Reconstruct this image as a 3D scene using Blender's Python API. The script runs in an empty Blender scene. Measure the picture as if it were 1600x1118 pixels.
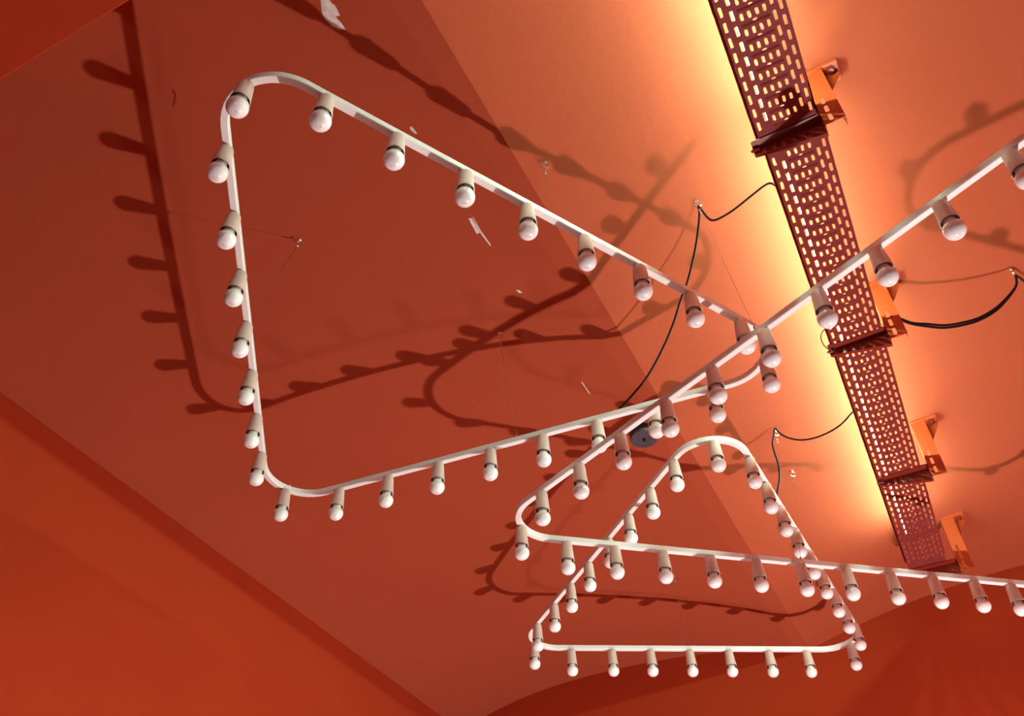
import bpy, bmesh, math
from mathutils import Vector, Matrix

# ------------------------------------------------------------------ helpers
SC = bpy.context.scene
COL = SC.collection
EYE = 1.6                       # camera height above the floor


def W(p):                       # survey coordinates (eye level = 0) -> room coordinates
    return Vector((p[0], p[1], p[2] + EYE))


def mesh_obj(name, bm, mat, parent=None, smooth=False, mats=None, sharp=35):
    me = bpy.data.meshes.new(name)
    bmesh.ops.recalc_face_normals(bm, faces=bm.faces)
    bm.to_mesh(me)
    bm.free()
    for m in (mats or [mat]):
        me.materials.append(m)
    if smooth:
        for p in me.polygons:
            p.use_smooth = True
        try:
            me.set_sharp_from_angle(angle=math.radians(sharp))
        except Exception:
            pass
    o = bpy.data.objects.new(name, me)
    COL.objects.link(o)
    if parent:
        o.parent = parent
    return o


def empty(name, loc, rz=0.0):
    o = bpy.data.objects.new(name, None)
    o.location = loc
    o.rotation_euler = (0, 0, rz)
    o.empty_display_size = 0.05
    COL.objects.link(o)
    return o


def tag(o, label, cat, group=None):
    o['label'] = label
    o['category'] = cat
    if group:
        o['group'] = group
    return o


def struct(o, label=None):
    o['kind'] = 'structure'
    if label:
        o['label'] = label
        o['category'] = label.split()[-1]
    return o


def add_box(bm, lo, hi, bevel=0.0, mat=0):
    vs = [bm.verts.new((x, y, z)) for z in (lo[2], hi[2]) for y in (lo[1], hi[1]) for x in (lo[0], hi[0])]
    fs = [(0, 2, 3, 1), (4, 5, 7, 6), (0, 1, 5, 4), (2, 6, 7, 3), (0, 4, 6, 2), (1, 3, 7, 5)]
    F = [bm.faces.new([vs[i] for i in f]) for f in fs]
    for f in F:
        f.material_index = mat
    if bevel:
        es = list({e for f in F for e in f.edges})
        bmesh.ops.bevel(bm, geom=es, offset=bevel, segments=2, profile=.5, affect='EDGES')
    return F


def add_lathe(bm, prof, n=24, cx=0, cy=0, cz=0, mats=None):
    rings = []
    for r, z in prof:
        if r < 1e-6:
            rings.append([bm.verts.new((cx, cy, cz + z))])
        else:
            rings.append([bm.verts.new((cx + r * math.cos(2 * math.pi * k / n), cy + r * math.sin(2 * math.pi * k / n), cz + z)) for k in range(n)])
    for i in range(len(rings) - 1):
        a, b = rings[i], rings[i + 1]
        for k in range(n):
            k2 = (k + 1) % n
            if len(a) == 1 and len(b) == 1:
                continue
            if len(a) == 1:
                f = bm.faces.new((a[0], b[k], b[k2]))
            elif len(b) == 1:
                f = bm.faces.new((a[k], b[0], a[k2]))
            else:
                f = bm.faces.new((a[k], b[k], b[k2], a[k2]))
            if mats:
                f.material_index = mats[i]


def catmull(pts, sub=6):
    P = [Vector(p) for p in pts]
    out = []
    for i in range(len(P) - 1):
        p0 = P[i - 1] if i else P[i] * 2 - P[i + 1]
        p1, p2 = P[i], P[i + 1]
        p3 = P[i + 2] if i + 2 < len(P) else P[i + 1] * 2 - P[i]
        for k in range(sub):
            t = k / sub
            out.append(0.5 * ((2 * p1) + (p2 - p0) * t + (2 * p0 - 5 * p1 + 4 * p2 - p3) * t * t + (3 * p1 - p0 - 3 * p2 + p3) * t ** 3))
    out.append(P[-1])
    return out


def add_tube(bm, pts, r, n=8, cap=True):
    P = [Vector(p) for p in pts]
    T = []
    for i in range(len(P)):
        d = (P[min(i + 1, len(P) - 1)] - P[max(i - 1, 0)])
        T.append(d.normalized())
    ref = Vector((0, 0, 1)) if abs(T[0].z) < .9 else Vector((1, 0, 0))
    N = T[0].cross(ref).normalized()
    rings = []
    for i, p in enumerate(P):
        N = (N - T[i] * N.dot(T[i])).normalized()
        B = T[i].cross(N)
        rings.append([bm.verts.new(p + (N * math.cos(2 * math.pi * k / n) + B * math.sin(2 * math.pi * k / n)) * r) for k in range(n)])
    for a, b in zip(rings[:-1], rings[1:]):
        for k in range(n):
            bm.faces.new((a[k], a[(k + 1) % n], b[(k + 1) % n], b[k]))
    if cap:
        bm.faces.new(rings[0])
        bm.faces.new(rings[-1])


# ------------------------------------------------------------------ materials
def mat(name, color, rough=.5, metal=0.0, spec=.5, emit=None, estr=0, coat=0):
    m = bpy.data.materials.new(name)
    m.use_nodes = True
    b = m.node_tree.nodes['Principled BSDF']
    b.inputs['Base Color'].default_value = (*color, 1)
    b.inputs['Roughness'].default_value = rough
    b.inputs['Metallic'].default_value = metal
    b.inputs['Specular IOR Level'].default_value = spec
    if coat:
        b.inputs['Coat Weight'].default_value = coat
        b.inputs['Coat Roughness'].default_value = .03
    if emit:
        b.inputs['Emission Color'].default_value = (*emit, 1)
        b.inputs['Emission Strength'].default_value = estr
    return m


def mottled(m, c1, c2, scale, bump=0.0, bscale=60.0, rough=None):
    """procedural colour variation and plaster relief in object space"""
    nt = m.node_tree
    N, L = nt.nodes, nt.links
    b = N['Principled BSDF']
    tc = N.new('ShaderNodeTexCoord')
    n1 = N.new('ShaderNodeTexNoise')
    n1.inputs['Scale'].default_value = scale
    n1.inputs['Detail'].default_value = 5
    cr = N.new('ShaderNodeValToRGB')
    cr.color_ramp.elements[0].position = .3
    cr.color_ramp.elements[1].position = .7
    cr.color_ramp.elements[0].color = (*c1, 1)
    cr.color_ramp.elements[1].color = (*c2, 1)
    L.new(tc.outputs['Object'], n1.inputs['Vector'])
    L.new(n1.outputs['Fac'], cr.inputs['Fac'])
    L.new(cr.outputs['Color'], b.inputs['Base Color'])
    if bump:
        n2 = N.new('ShaderNodeTexNoise')
        n2.inputs['Scale'].default_value = bscale
        n2.inputs['Detail'].default_value = 6
        bp = N.new('ShaderNodeBump')
        bp.inputs['Strength'].default_value = bump
        bp.inputs['Distance'].default_value = .01
        L.new(tc.outputs['Object'], n2.inputs['Vector'])
        L.new(n2.outputs['Fac'], bp.inputs['Height'])
        L.new(bp.outputs['Normal'], b.inputs['Normal'])


WALL = mat('terracotta_paint', (.36, .039, .0120), .85, spec=.06)
mottled(WALL, (.35, .038, .0117), (.37, .040, .0123), 2.2, bump=.12, bscale=28)
VAULT = mat('coral_ceiling_paint', (.34, .061, .027), .85, spec=.06)
mottled(VAULT, (.33, .0595, .0263), (.35, .0625, .0277), 2.2, bump=.12, bscale=28)
FLOOR = mat('floorboards', (.07, .045, .03), .5)
mottled(FLOOR, (.055, .034, .022), (.085, .055, .037), 5)
WHITE = mat('white_enamel', (.76, .73, .71), .32)
SOCKET = mat('white_thermoplastic', (.66, .485, .43), .38)
INNER = mat('socket_interior', (.15, .12, .085), .4)
STEEL = mat('zinc_steel', (.72, .68, .62), .28, metal=1)
WIRE = mat('wire_rope', (.13, .06, .04), .5)
TRAYM = mat('oxide_paint', (.20, .03, .026), .42, spec=.035)
mottled(TRAYM, (.185, .027, .024), (.215, .033, .029), 14)
BRKT = mat('orange_paint', (.40, .055, .012), .4, spec=.3)
ARM = mat('dark_red_paint', (.20, .018, .010), .3, spec=.35)
CABLE = mat('black_rubber', (.013, .004, .004), .5, spec=.15)
GLAND = mat('red_gland', (.22, .03, .02), .5)
DISC = mat('charcoal_plastic', (.045, .036, .05), .5)
PLASTER = mat('bare_plaster', (.70, .66, .62), .8)
mottled(PLASTER, (.52, .47, .43), (.78, .74, .70), 60)
TUBE = mat('lit_led_tube', (.9, .9, .85), .4, emit=(.58, 1.0, .80), estr=385)
BULB = mat('opal_glass', (.88, .87, .86), .3, spec=.4, coat=1)


def stamp(m):
    """small grey maker's print at the tip of the glass"""
    nt = m.node_tree
    N, L = nt.nodes, nt.links
    b = N['Principled BSDF']
    tc = N.new('ShaderNodeTexCoord')
    sep = N.new('ShaderNodeSeparateXYZ')
    L.new(tc.outputs['Object'], sep.inputs[0])
    v = N.new('ShaderNodeCombineXYZ')
    L.new(sep.outputs['X'], v.inputs['X'])
    L.new(sep.outputs['Y'], v.inputs['Y'])
    ln = N.new('ShaderNodeVectorMath')
    ln.operation = 'LENGTH'
    L.new(v.outputs[0], ln.inputs[0])
    inside = N.new('ShaderNodeMath'); inside.operation = 'LESS_THAN'; inside.inputs[1].default_value = .0062
    L.new(ln.outputs['Value'], inside.inputs[0])
    low = N.new('ShaderNodeMath'); low.operation = 'LESS_THAN'; low.inputs[1].default_value = 0
    L.new(sep.outputs['Z'], low.inputs[0])
    nz = N.new('ShaderNodeTexNoise'); nz.inputs['Scale'].default_value = 520; nz.inputs['Detail'].default_value = 1
    L.new(v.outputs[0], nz.inputs['Vector'])
    th = N.new('ShaderNodeMath'); th.operation = 'GREATER_THAN'; th.inputs[1].default_value = .55
    L.new(nz.outputs['Fac'], th.inputs[0])
    m1 = N.new('ShaderNodeMath'); m1.operation = 'MULTIPLY'
    m2 = N.new('ShaderNodeMath'); m2.operation = 'MULTIPLY'
    L.new(inside.outputs[0], m1.inputs[0]); L.new(low.outputs[0], m1.inputs[1])
    L.new(m1.outputs[0], m2.inputs[0]); L.new(th.outputs[0], m2.inputs[1])
    mix = N.new('ShaderNodeMix'); mix.data_type = 'RGBA'
    L.new(m2.outputs[0], mix.inputs['Factor'])
    mix.inputs['A'].default_value = (.88, .87, .86, 1)
    mix.inputs['B'].default_value = (.30, .27, .26, 1)
    L.new(mix.outputs['Result'], b.inputs['Base Color'])


stamp(BULB)

# ------------------------------------------------------------------ the room: shallow vaults between beams
PL = (-1.50675, 2.04459, .11801, -.03364, .06372)
PR = (.46985, 2.07735, .17259, .01647, -.00345)
UW, VE, UF = -2.34576, 3.97234, -.53952
UR, VB = 2.62, -3.0


def prof(par, u):
    x = u - par[0]
    return par[1] - par[2] * x ** 2 - par[3] * x ** 3 - par[4] * x ** 4


def ceil_z(u):
    if u < UF - .062:
        return prof(PL, u)
    if u < UF:
        t = (u - (UF - .062)) / .062
        return prof(PL, UF - .062) * (1 - t) + prof(PR, UF) * t
    if u < 1.5:
        return prof(PR, u)
    return prof(PR, 1.5) + .17 * (1 - ((u - 2.06) / .56) ** 2)


def build_ceiling():
    us = [UW + (UF - .062 - UW) * k / 40 for k in range(41)]
    us += [UF]
    us += [UF + (1.5 - UF) * k / 44 for k in range(1, 45)]
    us += [1.5 + (UR - 1.5) * k / 20 for k in range(1, 21)]
    vs = [VB + (VE - VB) * k / 14 for k in range(15)]
    bm = bmesh.new()
    low = [[bm.verts.new((u, v, ceil_z(u) + EYE)) for u in us] for v in vs]
    top = [[bm.verts.new((u, v, 2.45 + EYE)) for u in (us[0], us[-1])] for v in (vs[0], vs[-1])]
    for j in range(len(vs) - 1):
        for i in range(len(us) - 1):
            bm.faces.new((low[j][i], low[j + 1][i], low[j + 1][i + 1], low[j][i + 1]))
    bm.faces.new((top[0][0], top[0][1], top[1][1], top[1][0]))
    bm.faces.new([low[0][i] for i in range(len(us))] + [top[0][1], top[0][0]])
    bm.faces.new([low[-1][i] for i in range(len(us))] + [top[1][1], top[1][0]])
    bm.faces.new([low[j][0] for j in range(len(vs))] + [top[1][0], top[0][0]])
    bm.faces.new([low[j][-1] for j in range(len(vs))] + [top[1][1], top[0][1]])
    o = mesh_obj('ceiling', bm, VAULT, smooth=True, sharp=3.5)
    return struct(o)


ceiling = build_ceiling()
for nm, lo, hi, m in (('wall_left', (UW - .2, VB - .2, 0), (UW, VE + .2, EYE + 2.45), WALL),
                      ('wall_right', (UR, VB - .2, 0), (UR + .2, VE + .2, EYE + 2.45), WALL),
                      ('wall_far', (UW, VE, 0), (UR, VE + .2, EYE + 2.45), WALL),
                      ('wall_near', (UW, VB - .2, 0), (UR, VB, EYE + 2.45), WALL),
                      ('floor', (UW - .2, VB - .2, -.1), (UR + .2, VE + .2, 0), FLOOR)):
    b = bmesh.new()
    add_box(b, lo, hi)
    struct(mesh_obj(nm, b, m))
b = bmesh.new()                                    # cross beam nearest the camera
add_box(b, (UW, -.12, EYE + 1.8), (UR, .322, EYE + 2.1), bevel=.003)
struct(mesh_obj('trim_1', b, WALL))


# paint lost from the plaster where something was pulled off
def chip(name, pts, mat_):
    bm = bmesh.new()
    lo = [bm.verts.new((u, v, ceil_z(u) + EYE - .0012)) for u, v in pts]
    hi = [bm.verts.new((u, v, ceil_z(u) + EYE + .004)) for u, v in pts]
    n = len(pts)
    bm.faces.new(lo)
    bm.faces.new(hi)
    for i in range(n):
        bm.faces.new((lo[i], lo[(i + 1) % n], hi[(i + 1) % n], hi[i]))
    return mesh_obj(name, bm, mat_, parent=ceiling)


CHIPS = [('bare_patch', [(-0.7488, 0.5454), (-0.7318, 0.554), (-0.7314, 0.5655), (-0.7282, 0.5734), (-0.7301, 0.5857), (-0.7325, 0.5963), (-0.7418, 0.5942), (-0.7428, 0.6004), (-0.74, 0.6116), (-0.7406, 0.6299), (-0.7538, 0.6229), (-0.7641, 0.6119), (-0.7694, 0.5895), (-0.7668, 0.574)]), ('bare_patch', [(-0.7523, 1.2181), (-0.7428, 1.2189), (-0.744, 1.2352), (-0.7442, 1.2714), (-0.7579, 1.2742)]), ('scratch', [(-0.7389, 1.2155), (-0.7378, 1.2206), (-0.7414, 1.2698), (-0.74, 1.3221), (-0.744, 1.3258), (-0.7471, 1.2729)]), ('drip', [(-0.7455, 0.9103), (-0.7389, 0.9088), (-0.7374, 0.9214), (-0.7374, 0.9335), (-0.7426, 0.9296), (-0.7466, 0.918)]), ('smudge', [(-0.7547, 1.5008), (-0.7451, 1.5065), (-0.7428, 1.5182), (-0.7518, 1.5154)]), ('crack', [(-1.2326, 0.5782), (-1.2295, 0.5817), (-1.2362, 0.5979), (-1.2623, 0.6168), (-1.2639, 0.614), (-1.2406, 0.5958)]), ('scratch', [(-0.7465, 1.9398), (-0.7435, 1.9406), (-0.7435, 2.0034), (-0.7465, 2.0027)])]
for nm, pts in CHIPS:
    chip(nm, pts, ARM if nm == 'crack' else PLASTER)

# ------------------------------------------------------------------ pendant lamps
def fillet(V, r, n=14):
    out = []
    N = len(V)
    for i in range(N):
        p0, p1, p2 = Vector(V[i - 1]), Vector(V[i]), Vector(V[(i + 1) % N])
        a, b_ = (p0 - p1).normalized(), (p2 - p1).normalized()
        th = a.angle(b_)
        t = r / math.tan(th / 2)
        c = p1 + (a + b_).normalized() * (r / math.sin(th / 2))
        s, e = p1 + a * t, p1 + b_ * t
        a0 = math.atan2(s.y - c.y, s.x - c.x)
        a1 = math.atan2(e.y - c.y, e.x - c.x)
        d = (a1 - a0 + math.pi) % (2 * math.pi) - math.pi
        for k in range(n + 1):
            an = a0 + d * k / n
            out.append(c + r * Vector((math.cos(an), math.sin(an))))
    return out


def on_path(path, q):
    best = None
    for i in range(len(path)):
        a, b_ = path[i], path[(i + 1) % len(path)]
        ab = b_ - a
        t = max(0, min(1, (Vector(q) - a).dot(ab) / ab.dot(ab)))
        p = a + ab * t
        d = (Vector(q) - p).length
        if best is None or d < best[0]:
            best = (d, p, math.atan2(ab.y, ab.x))
    return best[1], best[2]


HANG = .0865                     # bar underside above bulb centre
BW, BH = .017, .0185             # bar section


def track_mesh(path, z0):
    bm = bmesh.new()
    c = .0016
    h = BW / 2
    sec = [(-h + c, 0), (h - c, 0), (h, c), (h, BH - c), (h - c, BH), (-h + c, BH), (-h, BH - c), (-h, c)]
    rings = []
    n = len(path)
    for i in range(n):
        t = ((path[(i + 1) % n] - path[i]).normalized() + (path[i] - path[i - 1]).normalized()).normalized()
        nr = Vector((-t.y, t.x))
        rings.append([bm.verts.new((path[i].x + nr.x * x, path[i].y + nr.y * x, z0 + z)) for x, z in sec])
    for i in range(n):
        a, b_ = rings[i], rings[(i + 1) % n]
        for k in range(len(sec)):
            bm.faces.new((a[k], a[(k + 1) % len(sec)], b_[(k + 1) % len(sec)], b_[k]))
    return bm


def holder_mesh():
    bm = bmesh.new()
    pr = [(0, .0868), (.0125, .0868), (.0148, .0852), (.0160, .081), (.0168, .073), (.0194, .038), (.0206, .0260), (.0208, .0240), (.0203, .0230),
          (.0191, .0233), (.0185, .0255), (.0180, .036), (.0168, .050), (.0164, .060), (0, .060)]
    mt = [0] * 10 + [1] * 4
    add_lathe(bm, pr, 28, mats=mt)
    return bm


def bulb_mesh():
    bm = bmesh.new()
    R = .0225
    pr = [(0, -R)]
    for k in range(1, 19):
        a = -math.pi / 2 + k * (math.pi * .86 / 2 + math.pi * .34 / 2) / 18
        pr.append((R * math.cos(a), R * math.sin(a)))
    r_l, z_l = pr[-1]
    pr += [(.0138, z_l + .0035), (.0132, z_l + .008), (.0130, .036), (.0128, .056), (0, .056)]
    add_lathe(bm, pr, 28)
    return bm


_h = bpy.data.meshes.new('lamp_holder')
_b = holder_mesh(); bmesh.ops.recalc_face_normals(_b, faces=_b.faces); _b.to_mesh(_h); _b.free()
_h.materials.append(SOCKET); _h.materials.append(INNER)
_g = bpy.data.meshes.new('light_bulb')
_b = bulb_mesh(); bmesh.ops.recalc_face_normals(_b, faces=_b.faces); _b.to_mesh(_g); _b.free()
_g.materials.append(BULB)
for me in (_h, _g):
    for p in me.polygons:
        p.use_smooth = True
    me.set_sharp_from_angle(angle=math.radians(40))


def wire(root, hook, foot, z_foot):
    """steel wire from a ceiling hook down to the bar, with crimped ferrules"""
    A = Vector((hook[0], hook[1], hook[2])) - Vector(root.location)
    B = Vector((foot[0], foot[1], z_foot)) - Vector(root.location)
    bm = bmesh.new()
    add_tube(bm, [A, B], .0005, 6)
    o = mesh_obj('suspension_wire', bm, WIRE, root)
    d = (B - A).normalized()
    bm = bmesh.new()
    for s in (.012, .022):
        add_tube(bm, [A + d * s, A + d * (s + .006)], .0021, 8)
    mesh_obj('ferrule', bm, STEEL, o, smooth=True)
    bm = bmesh.new()
    add_tube(bm, [B - d * .014, B - d * .004, B], .0022, 8)
    add_tube(bm, [B - d * .003, B + d * .002], .0032, 8)
    mesh_obj('cord_grip', bm, GLAND, root, smooth=True)


def pendant(V, r, zb, bulbs, label, hooks, knob=None):
    path = fillet(V, r)
    c = sum((Vector(v) for v in V), Vector((0, 0))) / len(V)
    zbar = zb + HANG + EYE
    root = empty('triangular_pendant_lamp', (c.x, c.y, zbar))
    tag(root, label, 'lamp', 'rounded triangular bulb frames')
    mesh_obj('track', track_mesh([p - c for p in path], 0), WHITE, root, smooth=True, sharp=20)
    for q in bulbs:
        p, an = on_path(path, q)
        h = bpy.data.objects.new('lamp_holder', _h)
        h.parent = root
        h.location = (p.x - c.x, p.y - c.y, -HANG)
        h.rotation_euler = (0, 0, an)
        COL.objects.link(h)
        g = bpy.data.objects.new('light_bulb', _g)
        g.parent = h
        COL.objects.link(g)
    for hk, ft in hooks:
        p, an = on_path(path, ft)
        wire(root, hk, p, zbar + BH)
    if knob:
        p, an = on_path(path, knob)
        bm = bmesh.new()
        add_lathe(bm, [(0, .008), (.002, .008), (.0034, .006), (.0034, .004), (.0024, .003), (.0024, -.001), (0, -.001)], 12, p.x - c.x, p.y - c.y, BH)
        mesh_obj('adjusting_screw', bm, WHITE, root, smooth=True)
    return root


def hook_pt(u, v, drop=.024):
    return Vector((u, v, ceil_z(u) + EYE - drop))


HK = dict(a_top=(-.486, 1.137), a_mid=(-.890, 1.653), a_left=(-1.240, 1.100), b_cable=(-.1925, 1.478),
          b_far=(-.274, 2.738), c_cable=(-.265, 2.490), c_far=(-.897, 3.222), right=(.557, 2.205))
A_V = [(-.049, 1.8726), (-1.7491, 1.7122), (-.8645, .4305)]
B_V = [(-1.1148, 1.9785), (.5027, 3.2227), (.759, 1.1700)]
C_V = [(-1.5251, 2.9931), (-.2635, 3.6905), (-.3497, 1.9796)]
D_V = [(.212, 1.945), (1.62, 1.735), (1.22, 2.90)]
A_B = [(-0.8723, 0.5366), (-0.7475, 0.6374), (-0.6671, 0.7795), (-0.5840, 0.9265), (-0.5045, 1.0670), (-0.4257, 1.2064), (-0.3455, 1.3482), (-0.2665, 1.4879), (-0.1846, 1.6327), (-0.1726, 1.7959), (-0.3293, 1.8461), (-0.4973, 1.8303), (-0.6609, 1.8148), (-0.8248, 1.7994), (-0.9875, 1.7840), (-1.1556, 1.7682), (-1.3232, 1.7524), (-1.4921, 1.7364), (-1.6425, 1.6632), (-1.5946, 1.4882), (-1.4975, 1.3477), (-1.3974, 1.2026), (-1.2978, 1.0582), (-1.2017, 0.9190), (-1.1049, 0.7789), (-1.0058, 0.6353)]
B_B = [(0.2970, 1.3692), (0.1539, 1.4309), (0.0132, 1.4917), (-0.1298, 1.5534), (-0.2778, 1.6173), (-0.4209, 1.6790), (-0.5739, 1.7451), (-0.7227, 1.8093), (-0.8680, 1.8720), (-0.9991, 1.9986), (-0.9126, 2.1341), (-0.7927, 2.2262), (-0.6721, 2.3191), (-0.5505, 2.4126), (-0.4314, 2.5042), (-0.3135, 2.5949), (-0.1934, 2.6873), (-0.0735, 2.7795), (0.0423, 2.8686), (0.1566, 2.9565), (0.2746, 3.0168)]
C_B = [(-0.4037, 2.1093), (-0.5481, 2.1506), (-0.6633, 2.2500), (-0.7777, 2.3486), (-0.8909, 2.4462), (-1.0122, 2.5508), (-1.1273, 2.6501), (-1.2412, 2.7483), (-1.3622, 2.8526), (-1.4394, 2.9778), (-1.3321, 3.0997), (-1.1892, 3.1787), (-1.0526, 3.2543), (-0.9137, 3.3311), (-0.7750, 3.4077), (-0.6329, 3.4863), (-0.4984, 3.5607), (-0.3317, 3.5771), (-0.2769, 3.4252), (-0.2846, 3.2728), (-0.2915, 3.1354), (-0.2990, 2.9861), (-0.3064, 2.8381), (-0.3142, 2.6843), (-0.3214, 2.5407), (-0.3287, 2.3954), (-0.3363, 2.2457)]


def spaced(V, r, step, phase=0.0, keep=None):
    path = fillet(V, r)
    out, acc = [], phase
    n = len(path)
    for i in range(n):
        a, b_ = path[i], path[(i + 1) % n]
        L_ = (b_ - a).length
        while acc <= L_:
            p = a + (b_ - a) * (acc / L_)
            if keep is None or keep(p):
                out.append((p.x, p.y))
            acc += step
        acc -= L_
    return out


B_B += [(.439, 1.3074), (.580, 1.2466), (.391, 3.137), (.503, 3.080), (.525, 2.93), (.544, 2.777), (.563, 2.624), (.582, 2.471), (.601, 2.318), (.620, 2.165),
        (.639, 2.012), (.658, 1.859), (.677, 1.706), (.696, 1.553), (.715, 1.40), (.700, 1.262)]
pendant(A_V, .121, 1.5828, A_B, 'large white triangular lamp with bulbs at upper left, hung below the darker vault',
        [(hook_pt(*HK['a_top']), (-.4681, 1.1314)), (hook_pt(*HK['a_mid']), (-.9053, 1.7918)), (hook_pt(*HK['a_left']), (-1.2972, 1.0575))], knob=(-1.638, 1.671))
pendant(B_V, .121, 1.4437, B_B, 'white triangular bulb lamp crossing in front of the red tray, cut off at right',
        [(hook_pt(*HK['b_cable']), (-.1467, 1.5607)), (hook_pt(*HK['b_far']), (-.3100, 2.5976))])
pendant(C_V, .117, 1.6314, C_B, 'smallest-looking white triangular bulb lamp at lower centre, nearest the far wall',
        [(hook_pt(*HK['c_far']), (-.9125, 3.3317)), (hook_pt(*HK['c_cable']), (-.3172, 2.6246))])
D_B = spaced(D_V, .121, .16, .005)
pendant(D_V, .121, 1.2135, D_B, 'white triangular bulb lamp outside the view to the right, known by its shadow', [])


# ------------------------------------------------------------------ ceiling hooks
def make_hook(u, v, label, an):
    z = ceil_z(u) + EYE
    root = empty('ceiling_hook', (u, v, z), an)
    tag(root, label, 'hook', 'screw hooks in the ceiling')
    bm = bmesh.new()
    add_lathe(bm, [(0, .004), (.0062, .004), (.0062, -.0012), (.0045, -.002), (0, -.002)], 14)
    mesh_obj('collar', bm, STEEL, root, smooth=True)
    bm = bmesh.new()
    R = .0100
    pts = [(0, 0, 0), (0, 0, -.005)]
    for k in range(13):
        a = math.radians(100 - k * 25)
        pts.append((R * math.cos(a) * 1.0, 0, -.0155 + R * math.sin(a)))
    add_tube(bm, catmull(pts, 3), .0021, 8)
    mesh_obj('eye', bm, STEEL, root, smooth=True)


make_hook(*HK['a_top'], 'steel hook above the long upper bar of the large lamp, beside the ceiling fold', .4)
make_hook(*HK['a_mid'], 'steel hook inside the large triangle holding the wire of its lower bar', .9)
make_hook(*HK['a_left'], 'steel hook furthest left, holding the wire of the steep left bar', 1.4)
make_hook(*HK['b_cable'], 'steel hook carrying the longest black cable left of the tray', .2)
make_hook(*HK['b_far'], 'bare steel hook with one thin wire, just above the small triangular lamp', .6)
make_hook(*HK['c_cable'], 'steel hook carrying the short black cable that drops to the small triangular lamp', .8)
make_hook(*HK['c_far'], 'steel hook half hidden beside a bulb, wire falling to the lowest bar', .3)
make_hook(*HK['right'], 'steel hook at the right edge carrying the doubled black cable', 1.1)


# ------------------------------------------------------------------ black cables
def cable(name, chains, r, label, cat='cable'):
    base = Vector(chains[0][0])
    bm = bmesh.new()
    for ch in chains:
        add_tube(bm, [W(p) for p in catmull(ch, 6)], r, 10)
    o = mesh_obj(name, bm, CABLE, smooth=True)
    tag(o, label, cat)
    return o


C1A = [(0.0130, 1.4732, 1.9291), (0.0011, 1.4646, 1.9405), (-0.0177, 1.4678, 1.9432), (-0.0522, 1.4805, 1.9428), (-0.1014, 1.4987, 1.9409), (-0.1396, 1.5088, 1.9410), (-0.1665, 1.5113, 1.9441), (-0.1782, 1.5033, 1.9535), (-0.1851, 1.4891, 1.9693), (-0.1915, 1.4772, 1.9822)]
C1B = [(-0.1915, 1.4772, 1.9822), (-0.1951, 1.4937, 1.9728), (-0.2194, 1.5361, 1.9470), (-0.2505, 1.5807, 1.9181), (-0.2914, 1.6293, 1.8840), (-0.3280, 1.6634, 1.8580), (-0.3680, 1.7036, 1.8256), (-0.4213, 1.7461, 1.7877), (-0.4862, 1.7865, 1.7468), (-0.5455, 1.8101, 1.7181), (-0.5971, 1.8253, 1.6958)]
C2A = [(0.0110, 2.4316, 1.9321), (-0.0118, 2.4439, 1.9263), (-0.0534, 2.4670, 1.9142), (-0.1004, 2.4835, 1.9097), (-0.1511, 2.4937, 1.9125), (-0.1963, 2.4957, 1.9234), (-0.2333, 2.4888, 1.9440), (-0.2525, 2.4794, 1.9644), (-0.2618, 2.4708, 1.9816)]
C2B = [(-0.2618, 2.4708, 1.9816), (-0.2725, 2.4743, 1.9572), (-0.2844, 2.4784, 1.9283), (-0.2863, 2.4846, 1.8975), (-0.2858, 2.4934, 1.8517), (-0.2936, 2.5004, 1.8059), (-0.3060, 2.5032, 1.7730), (-0.3207, 2.5053, 1.7382)]
C3A = [(0.1805, 2.0533, 1.9053), (0.2009, 2.0698, 1.9053), (0.2301, 2.1003, 1.9007), (0.2695, 2.1315, 1.8996), (0.3102, 2.1596, 1.9005), (0.3597, 2.1831, 1.9090), (0.4102, 2.2009, 1.9226), (0.4638, 2.2106, 1.9463), (0.5118, 2.2102, 1.9801), (0.5454, 2.2051, 2.0115), (0.5557, 2.1966, 2.0410)]
C3B = [(0.1817, 2.0509, 1.9078), (0.2022, 2.0675, 1.9079), (0.2314, 2.0982, 1.9035), (0.2720, 2.1271, 1.9051), (0.3128, 2.1554, 1.9062), (0.3624, 2.1793, 1.9150), (0.4129, 2.1973, 1.9288), (0.4665, 2.2073, 1.9529), (0.5132, 2.2085, 1.9834), (0.5454, 2.2049, 2.0114), (0.5557, 2.1966, 2.0410)]
C3O = [(0.5557, 2.1966, 2.0410), (0.5679, 2.2148, 2.0358), (0.5921, 2.2591, 2.0217), (0.6542, 2.3452, 1.9945)]
LOOP = [(0.0032, 1.9915, 1.8921), (-0.0110, 1.9975, 1.8858), (-0.0188, 2.0091, 1.8734), (-0.0167, 2.0230, 1.8583), (-0.0072, 2.0333, 1.8471), (0.0074, 2.0407, 1.8389)]
cable('power_cable', [C1A + C1B[1:]], .0031, 'long black cable looping from the tray over a hook to the large lamp')
cable('power_cable', [C2A + C2B[1:]], .0031, 'short black cable looping from the tray over a hook to the small lower lamp')
cable('power_cable', [C3A, C3B, C3O], .0036, 'doubled black cable sagging from the middle bracket to the right edge')
cable('cable_loop', [LOOP], .0016, 'thin black cable loop sticking out at the left end of the middle bracket arm')

# ------------------------------------------------------------------ perforated cable tray
TW = .138
PITCH = .0385
ZT = 1.885                      # underside


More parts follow.
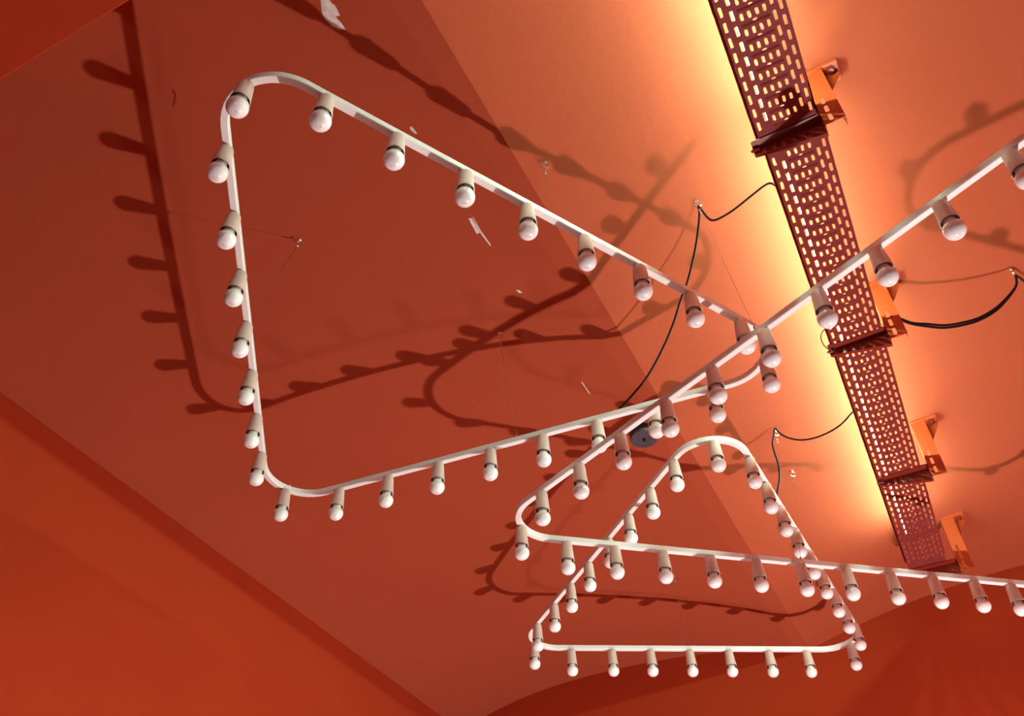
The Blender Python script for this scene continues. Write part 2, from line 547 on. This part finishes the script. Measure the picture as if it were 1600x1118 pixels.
def slot_cell(bm, x0, x1, y0, y1, cx, cy, w, l):
    """rectangular cell with a rounded slot cut through it"""
    def v(x, y):
        return bm.verts.new((x, y, 0))
    if w is None:
        bm.faces.new([v(x0, y0), v(x1, y0), v(x1, y1), v(x0, y1)])
        return
    hw, hl = w / 2, l / 2
    k = min(hw, hl) * .55
    C = [v(x0, y0), v(x1, y0), v(x1, y1), v(x0, y1)]
    O = [v(cx - hw + k, cy - hl), v(cx + hw - k, cy - hl), v(cx + hw, cy - hl + k), v(cx + hw, cy + hl - k),
         v(cx + hw - k, cy + hl), v(cx - hw + k, cy + hl), v(cx - hw, cy + hl - k), v(cx - hw, cy - hl + k)]
    for f in ((C[0], C[1], O[1], O[0]), (C[1], O[2], O[1]), (C[1], C[2], O[3], O[2]), (C[2], O[4], O[3]),
              (C[2], C[3], O[5], O[4]), (C[3], O[6], O[5]), (C[3], C[0], O[7], O[6]), (C[0], O[0], O[7])):
        bm.faces.new(f)


CX = [.0085, .028, .0465, .063, .080, .0965, .1135, .1300]
XB = [0, .018, .0375, .0548, .0715, .0882, .1052, .1222, TW]


def make_tray(length, x, y, rz, label, phase):
    root = empty('cable_tray', (x, y, ZT + EYE), rz)
    tag(root, label, 'cable tray', 'perforated cable tray lengths')
    bm = bmesh.new()
    m = .022                    # solid margin at each end
    n = int((length - 2 * m) / PITCH)
    y0 = m
    y1 = m + n * PITCH
    for a, b_ in ((0, y0), (y1, length)):
        slot_cell(bm, 0, TW, a, b_, 0, 0, None, 0)
    for c in range(8):
        xa, xb = XB[c], XB[c + 1]
        inner = c in (2, 3, 4, 5)
        if not inner:
            off = PITCH / 2 if c in (1, 6) else 0.0
            if off:
                slot_cell(bm, xa, xb, y0, y0 + off, 0, 0, None, 0)
            k = 0
            while y0 + off + (k + 1) * PITCH <= y1 + 1e-6:
                a = y0 + off + k * PITCH
                slot_cell(bm, xa, xb, a, a + PITCH, CX[c], a + PITCH / 2, .0068, .0245)
                k += 1
            a = y0 + off + k * PITCH
            if y1 - a > 1e-4:
                slot_cell(bm, xa, xb, a, y1, 0, 0, None, 0)
        else:
            for k in range(n):
                a = y0 + k * PITCH
                slot_cell(bm, xa, xb, a, a + .023, CX[c], a + .0115, .0066, .0165)
                if c in (2, 5):
                    slot_cell(bm, xa, xb, a + .023, a + PITCH, 0, 0, None, 0)
                elif c == 3:
                    slot_cell(bm, XB[3], XB[5], a + .023, a + PITCH, .0715, a + .0275, .0088, .0042)
    bmesh.ops.remove_doubles(bm, verts=bm.verts, dist=1e-5)
    # fold the sides up, with a small outward lip
    for sx, xs in ((-1, 0), (1, TW)):
        q = [(xs, 0), (xs + sx * .0006, .036), (xs + sx * .007, .0365)]
        for (xa, za), (xb, zb) in zip(q[:-1], q[1:]):
            bm.faces.new([bm.verts.new(p) for p in ((xa, 0, za), (xa, length, za), (xb, length, zb), (xb, 0, zb))])
    bmesh.ops.remove_doubles(bm, verts=bm.verts, dist=1e-5)
    # pressed stiffening ribs between the slot rows
    for k in range(n):
        yy = y0 + k * PITCH + .0335
        pts = [(.0405, 0), (.043, .0016), (.046, .0019), (.099, .0019), (.102, .0016), (.1045, 0)]
        for (xa, ha), (xb, hb) in zip(pts[:-1], pts[1:]):
            for (wa, za), (wb, zb) in (((-.0042, 0), (-.0002, .8)), ((-.0002, .8), (.0004, .8)), ((.0004, .8), (.0018, 0))):
                vs = [(xa, yy + wa, -.0005 - ha * za), (xb, yy + wa, -.0005 - hb * za), (xb, yy + wb, -.0005 - hb * zb), (xa, yy + wb, -.0005 - ha * zb)]
                bm.faces.new([bm.verts.new(p) for p in vs])
    o = mesh_obj('perforated_channel', bm, TRAYM, root)
    sm = o.modifiers.new('thickness', 'SOLIDIFY')
    sm.thickness = .0012
    sm.offset = 0
    # rivets at the ends
    bm = bmesh.new()
    for yy in (.011,):
        for xx in (.012, .035, .058, .081, .104, .127):
            add_lathe(bm, [(0, -.0022), (.0018, -.0016), (.0026, -.0004), (0, -.0004)], 8, xx, yy, 0)
    mesh_obj('rivets', bm, TRAYM, root, smooth=True)
    return root


make_tray(.905, .028, .405, .018, 'dark red perforated cable tray length at the top, nearest the camera', 0)
make_tray(2.11, .0185, 1.325, .0172, 'dark red perforated cable tray length running down to the far wall', 0)


# ------------------------------------------------------------------ brackets
def make_bracket(v, label, x0=-.010, xp=.158):
    zc = ceil_z(.19) + EYE
    zt = ZT + EYE - .0030
    root = empty('cantilever_bracket', (.18, v, zc))
    tag(root, label, 'bracket', 'brackets under the cable tray')
    O = Vector((.18, v, zc))
    zl = zt - zc                # tray underside in local z
    # base plate with bolt
    bm = bmesh.new()
    add_box(bm, (xp - .18 - .004, -.028, -.008), (xp - .18 + .086, .030, .004), bevel=.0012)
    mesh_obj('base_plate', bm, BRKT, root)
    bm = bmesh.new()
    add_lathe(bm, [(0, -.018), (.0075, -.018), (.0085, -.016), (.0085, -.011), (.012, -.0105), (.012, -.0075), (0, -.0075)], 6, xp - .18 + .066, -.010, 0)
    mesh_obj('anchor_bolt', bm, ARM, root)
    # upright channel: slotted web towards the camera, two flanges
    xa, xb = xp - .18, xp - .18 + .046
    zb = zl - .052
    bm = bmesh.new()

    def cellv(x0_, x1_, z0_, z1_, slot):
        def vv(x, z):
            return bm.verts.new((x, -.020, z))
        if not slot:
            bm.faces.new([vv(x0_, z0_), vv(x1_, z0_), vv(x1_, z1_), vv(x0_, z1_)])
            return
        cx, cz = (x0_ + x1_) / 2, (z0_ + z1_) / 2
        hw, hl, k = .0048, .0135, .002
        C = [vv(x0_, z0_), vv(x1_, z0_), vv(x1_, z1_), vv(x0_, z1_)]
        Q = [vv(cx - hw + k, cz - hl), vv(cx + hw - k, cz - hl), vv(cx + hw, cz - hl + k), vv(cx + hw, cz + hl - k),
             vv(cx + hw - k, cz + hl), vv(cx - hw + k, cz + hl), vv(cx - hw, cz + hl - k), vv(cx - hw, cz - hl + k)]
        for f in ((C[0], C[1], Q[1], Q[0]), (C[1], Q[2], Q[1]), (C[1], C[2], Q[3], Q[2]), (C[2], Q[4], Q[3]),
                  (C[2], C[3], Q[5], Q[4]), (C[3], Q[6], Q[5]), (C[3], C[0], Q[7], Q[6]), (C[0], Q[0], Q[7])):
            bm.faces.new(f)
    xm0, xm1 = xa + .006, xb - .018
    zs = [zb + .004 + .036 * k for k in range(4)]
    cellv(xa, xm0, zb, -.006, False)
    cellv(xm1, xb, zb, -.006, False)
    cellv(xm0, xm1, zb, zs[0], False)
    for k in range(3):
        cellv(xm0, xm1, zs[k], zs[k + 1], True)
    cellv(xm0, xm1, zs[3], -.006, False)
    for xs in (xa, xb):
        q = [(xs, -.020, zb), (xs, .012, zb + .012), (xs, .020, -.006), (xs, -.020, -.006)]
        bm.faces.new([bm.verts.new(p) for p in q])
    bmesh.ops.remove_doubles(bm, verts=bm.verts, dist=1e-5)
    o = mesh_obj('upright_channel', bm, BRKT, root)
    s = o.modifiers.new('thickness', 'SOLIDIFY'); s.thickness = .0025; s.offset = 0
    # gusset from the base plate to the upright
    bm = bmesh.new()
    g = [(xb, .004, -.006), (xb + .038, .004, -.006), (xb + .038, .004, -.022), (xb, .004, -.085)]
    fr = [bm.verts.new((x, y - .0015, z)) for x, y, z in g]
    bk = [bm.verts.new((x, y + .0015, z)) for x, y, z in g]
    bm.faces.new(fr); bm.faces.new(bk)
    for i in range(4):
        bm.faces.new((fr[i], fr[(i + 1) % 4], bk[(i + 1) % 4], bk[i]))
    mesh_obj('gusset', bm, BRKT, root)
    # cantilever arm below the tray: tapering plate, top leg towards the camera, lower lip away from it
    xe = x0 - .18
    bm = bmesh.new()
    yf = .006
    for q in ([(xe, yf, zl), (xa, yf, zl), (xa, yf, zl - .050), (xe, yf, zl - .017)],
              [(xe, yf - .026, zl), (xa, yf - .026, zl), (xa, yf, zl), (xe, yf, zl)],
              [(xe, yf, zl - .017), (xa, yf, zl - .050), (xa, yf + .009, zl - .050), (xe, yf + .009, zl - .017)]):
        bm.faces.new([bm.verts.new(p) for p in q])
    bmesh.ops.remove_doubles(bm, verts=bm.verts, dist=1e-5)
    o = mesh_obj('cantilever_arm', bm, ARM, root)
    s = o.modifiers.new('thickness', 'SOLIDIFY'); s.thickness = .0022; s.offset = 0
    bm = bmesh.new()
    add_tube(bm, [(xe - .006, 0, zl - .009), (xe + .016, 0, zl - .009)], .004, 8)
    mesh_obj('end_bolt', bm, ARM, root, smooth=True)
    return root


make_bracket(1.305, 'orange slotted bracket under the tray joint, nearest the top of the picture')
make_bracket(2.072, 'orange slotted bracket from which the doubled black cable leaves to the right')
make_bracket(2.788, 'orange slotted bracket right of the small lamp, second from the far end of the tray')
make_bracket(3.445, 'orange slotted bracket at the dim far end of the tray')

# lit tube lying on the tray
def make_tube(x, y, rz, length, label):
    t = empty('led_tube_light', (x, y, EYE + 1.952), rz)
    tag(t, label, 'light', 'tube lights lying above the cable tray')
    bm = bmesh.new()
    add_tube(bm, [(0, 0, 0), (0, length, 0)], .004, 12)
    mesh_obj('tube', bm, TUBE, t, smooth=True)
    n = max(2, int(length / .6))
    for k in range(n):
        yy = .05 + (length - .108) * k / (n - 1)
        bm = bmesh.new()
        add_box(bm, (-.004, yy, -.0664), (.004, yy + .008, -.0035))
        mesh_obj('tube_clip', bm, TRAYM, t)


make_tube(.028 + .0372, .405, .018, .895, 'glowing tube light hidden behind the upper, nearer length of cable tray')
make_tube(.0185 + .0372, 1.335, .0172, 1.955, 'glowing tube light hidden behind the long lower length of cable tray')

# ------------------------------------------------------------------ round sensor on the vault
du_, dv_ = -.6507, 2.2276
zz = min(ceil_z(du_ + .047), ceil_z(du_ - .047)) + EYE
r_ = empty('ceiling_sensor', (du_, dv_, zz))
tag(r_, 'round black ceiling sensor half hidden behind two bulbs where the lamps cross', 'sensor')
bm = bmesh.new()
add_lathe(bm, [(0, .03), (.044, .03), (.047, .0), (.047, -.020), (.0445, -.024), (0, -.0245)], 36)
mesh_obj('housing', bm, DISC, r_, smooth=True)
bm = bmesh.new()
add_lathe(bm, [(0, -.034), (.003, -.034), (.0055, -.031), (.006, -.0235), (0, -.0235)], 14)
mesh_obj('lens', bm, CABLE, r_, smooth=True)

# ------------------------------------------------------------------ light
def lamp(name, loc, power, radius, color):
    l = bpy.data.lights.new(name, 'POINT')
    l.energy = power
    l.shadow_soft_size = radius
    l.color = color
    o = bpy.data.objects.new(name, l)
    o.location = loc
    COL.objects.link(o)
    return o


lamp('floor_lamp_light', (.451, 2.729, -1.203 + EYE), 355, .032, (1.0, .97, .95))
lamp('right_lamp_light', (2.2, 1.95, .54 + EYE), 5, .035, (1.0, .95, .9))
lamp('left_lamp_light', (-1.276, 2.68, .30 + EYE), 18, .035, (1.0, .95, .9))
a = bpy.data.lights.new('rear_fill_light', 'AREA')  # broad fill added behind the camera; no window stands there
a.energy = 9
a.size = 1.6
a.color = (.92, .94, 1.0)
ao = bpy.data.objects.new('rear_fill_light', a)
ao.location = (.6, -2.6, 1.5)
ao.rotation_euler = (math.radians(112), 0, 0)
COL.objects.link(ao)

w = bpy.data.worlds.new('room_air')
w.use_nodes = True
w.node_tree.nodes['Background'].inputs[0].default_value = (.05, .045, .04, 1)
w.node_tree.nodes['Background'].inputs[1].default_value = .3
SC.world = w

# ------------------------------------------------------------------ camera
cam = bpy.data.cameras.new('camera')
cam.sensor_fit = 'HORIZONTAL'
cam.sensor_width = 36
cam.lens = 36 * 1394.15 / 1600
cam.clip_start = .05
co = bpy.data.objects.new('camera', cam)
R3 = Matrix(((.8870136, .3314656, .3214614), (.4617005, -.6272113, -.6272468), (-.0062865, .7047954, -.7093828)))
co.matrix_world = Matrix.Translation((0, 0, EYE)) @ R3.to_4x4()
COL.objects.link(co)
SC.camera = co
SC.view_settings.view_transform = 'Standard'
SC.view_settings.look = 'None'
SC.view_settings.gamma = 1
SC.view_settings.exposure = 0
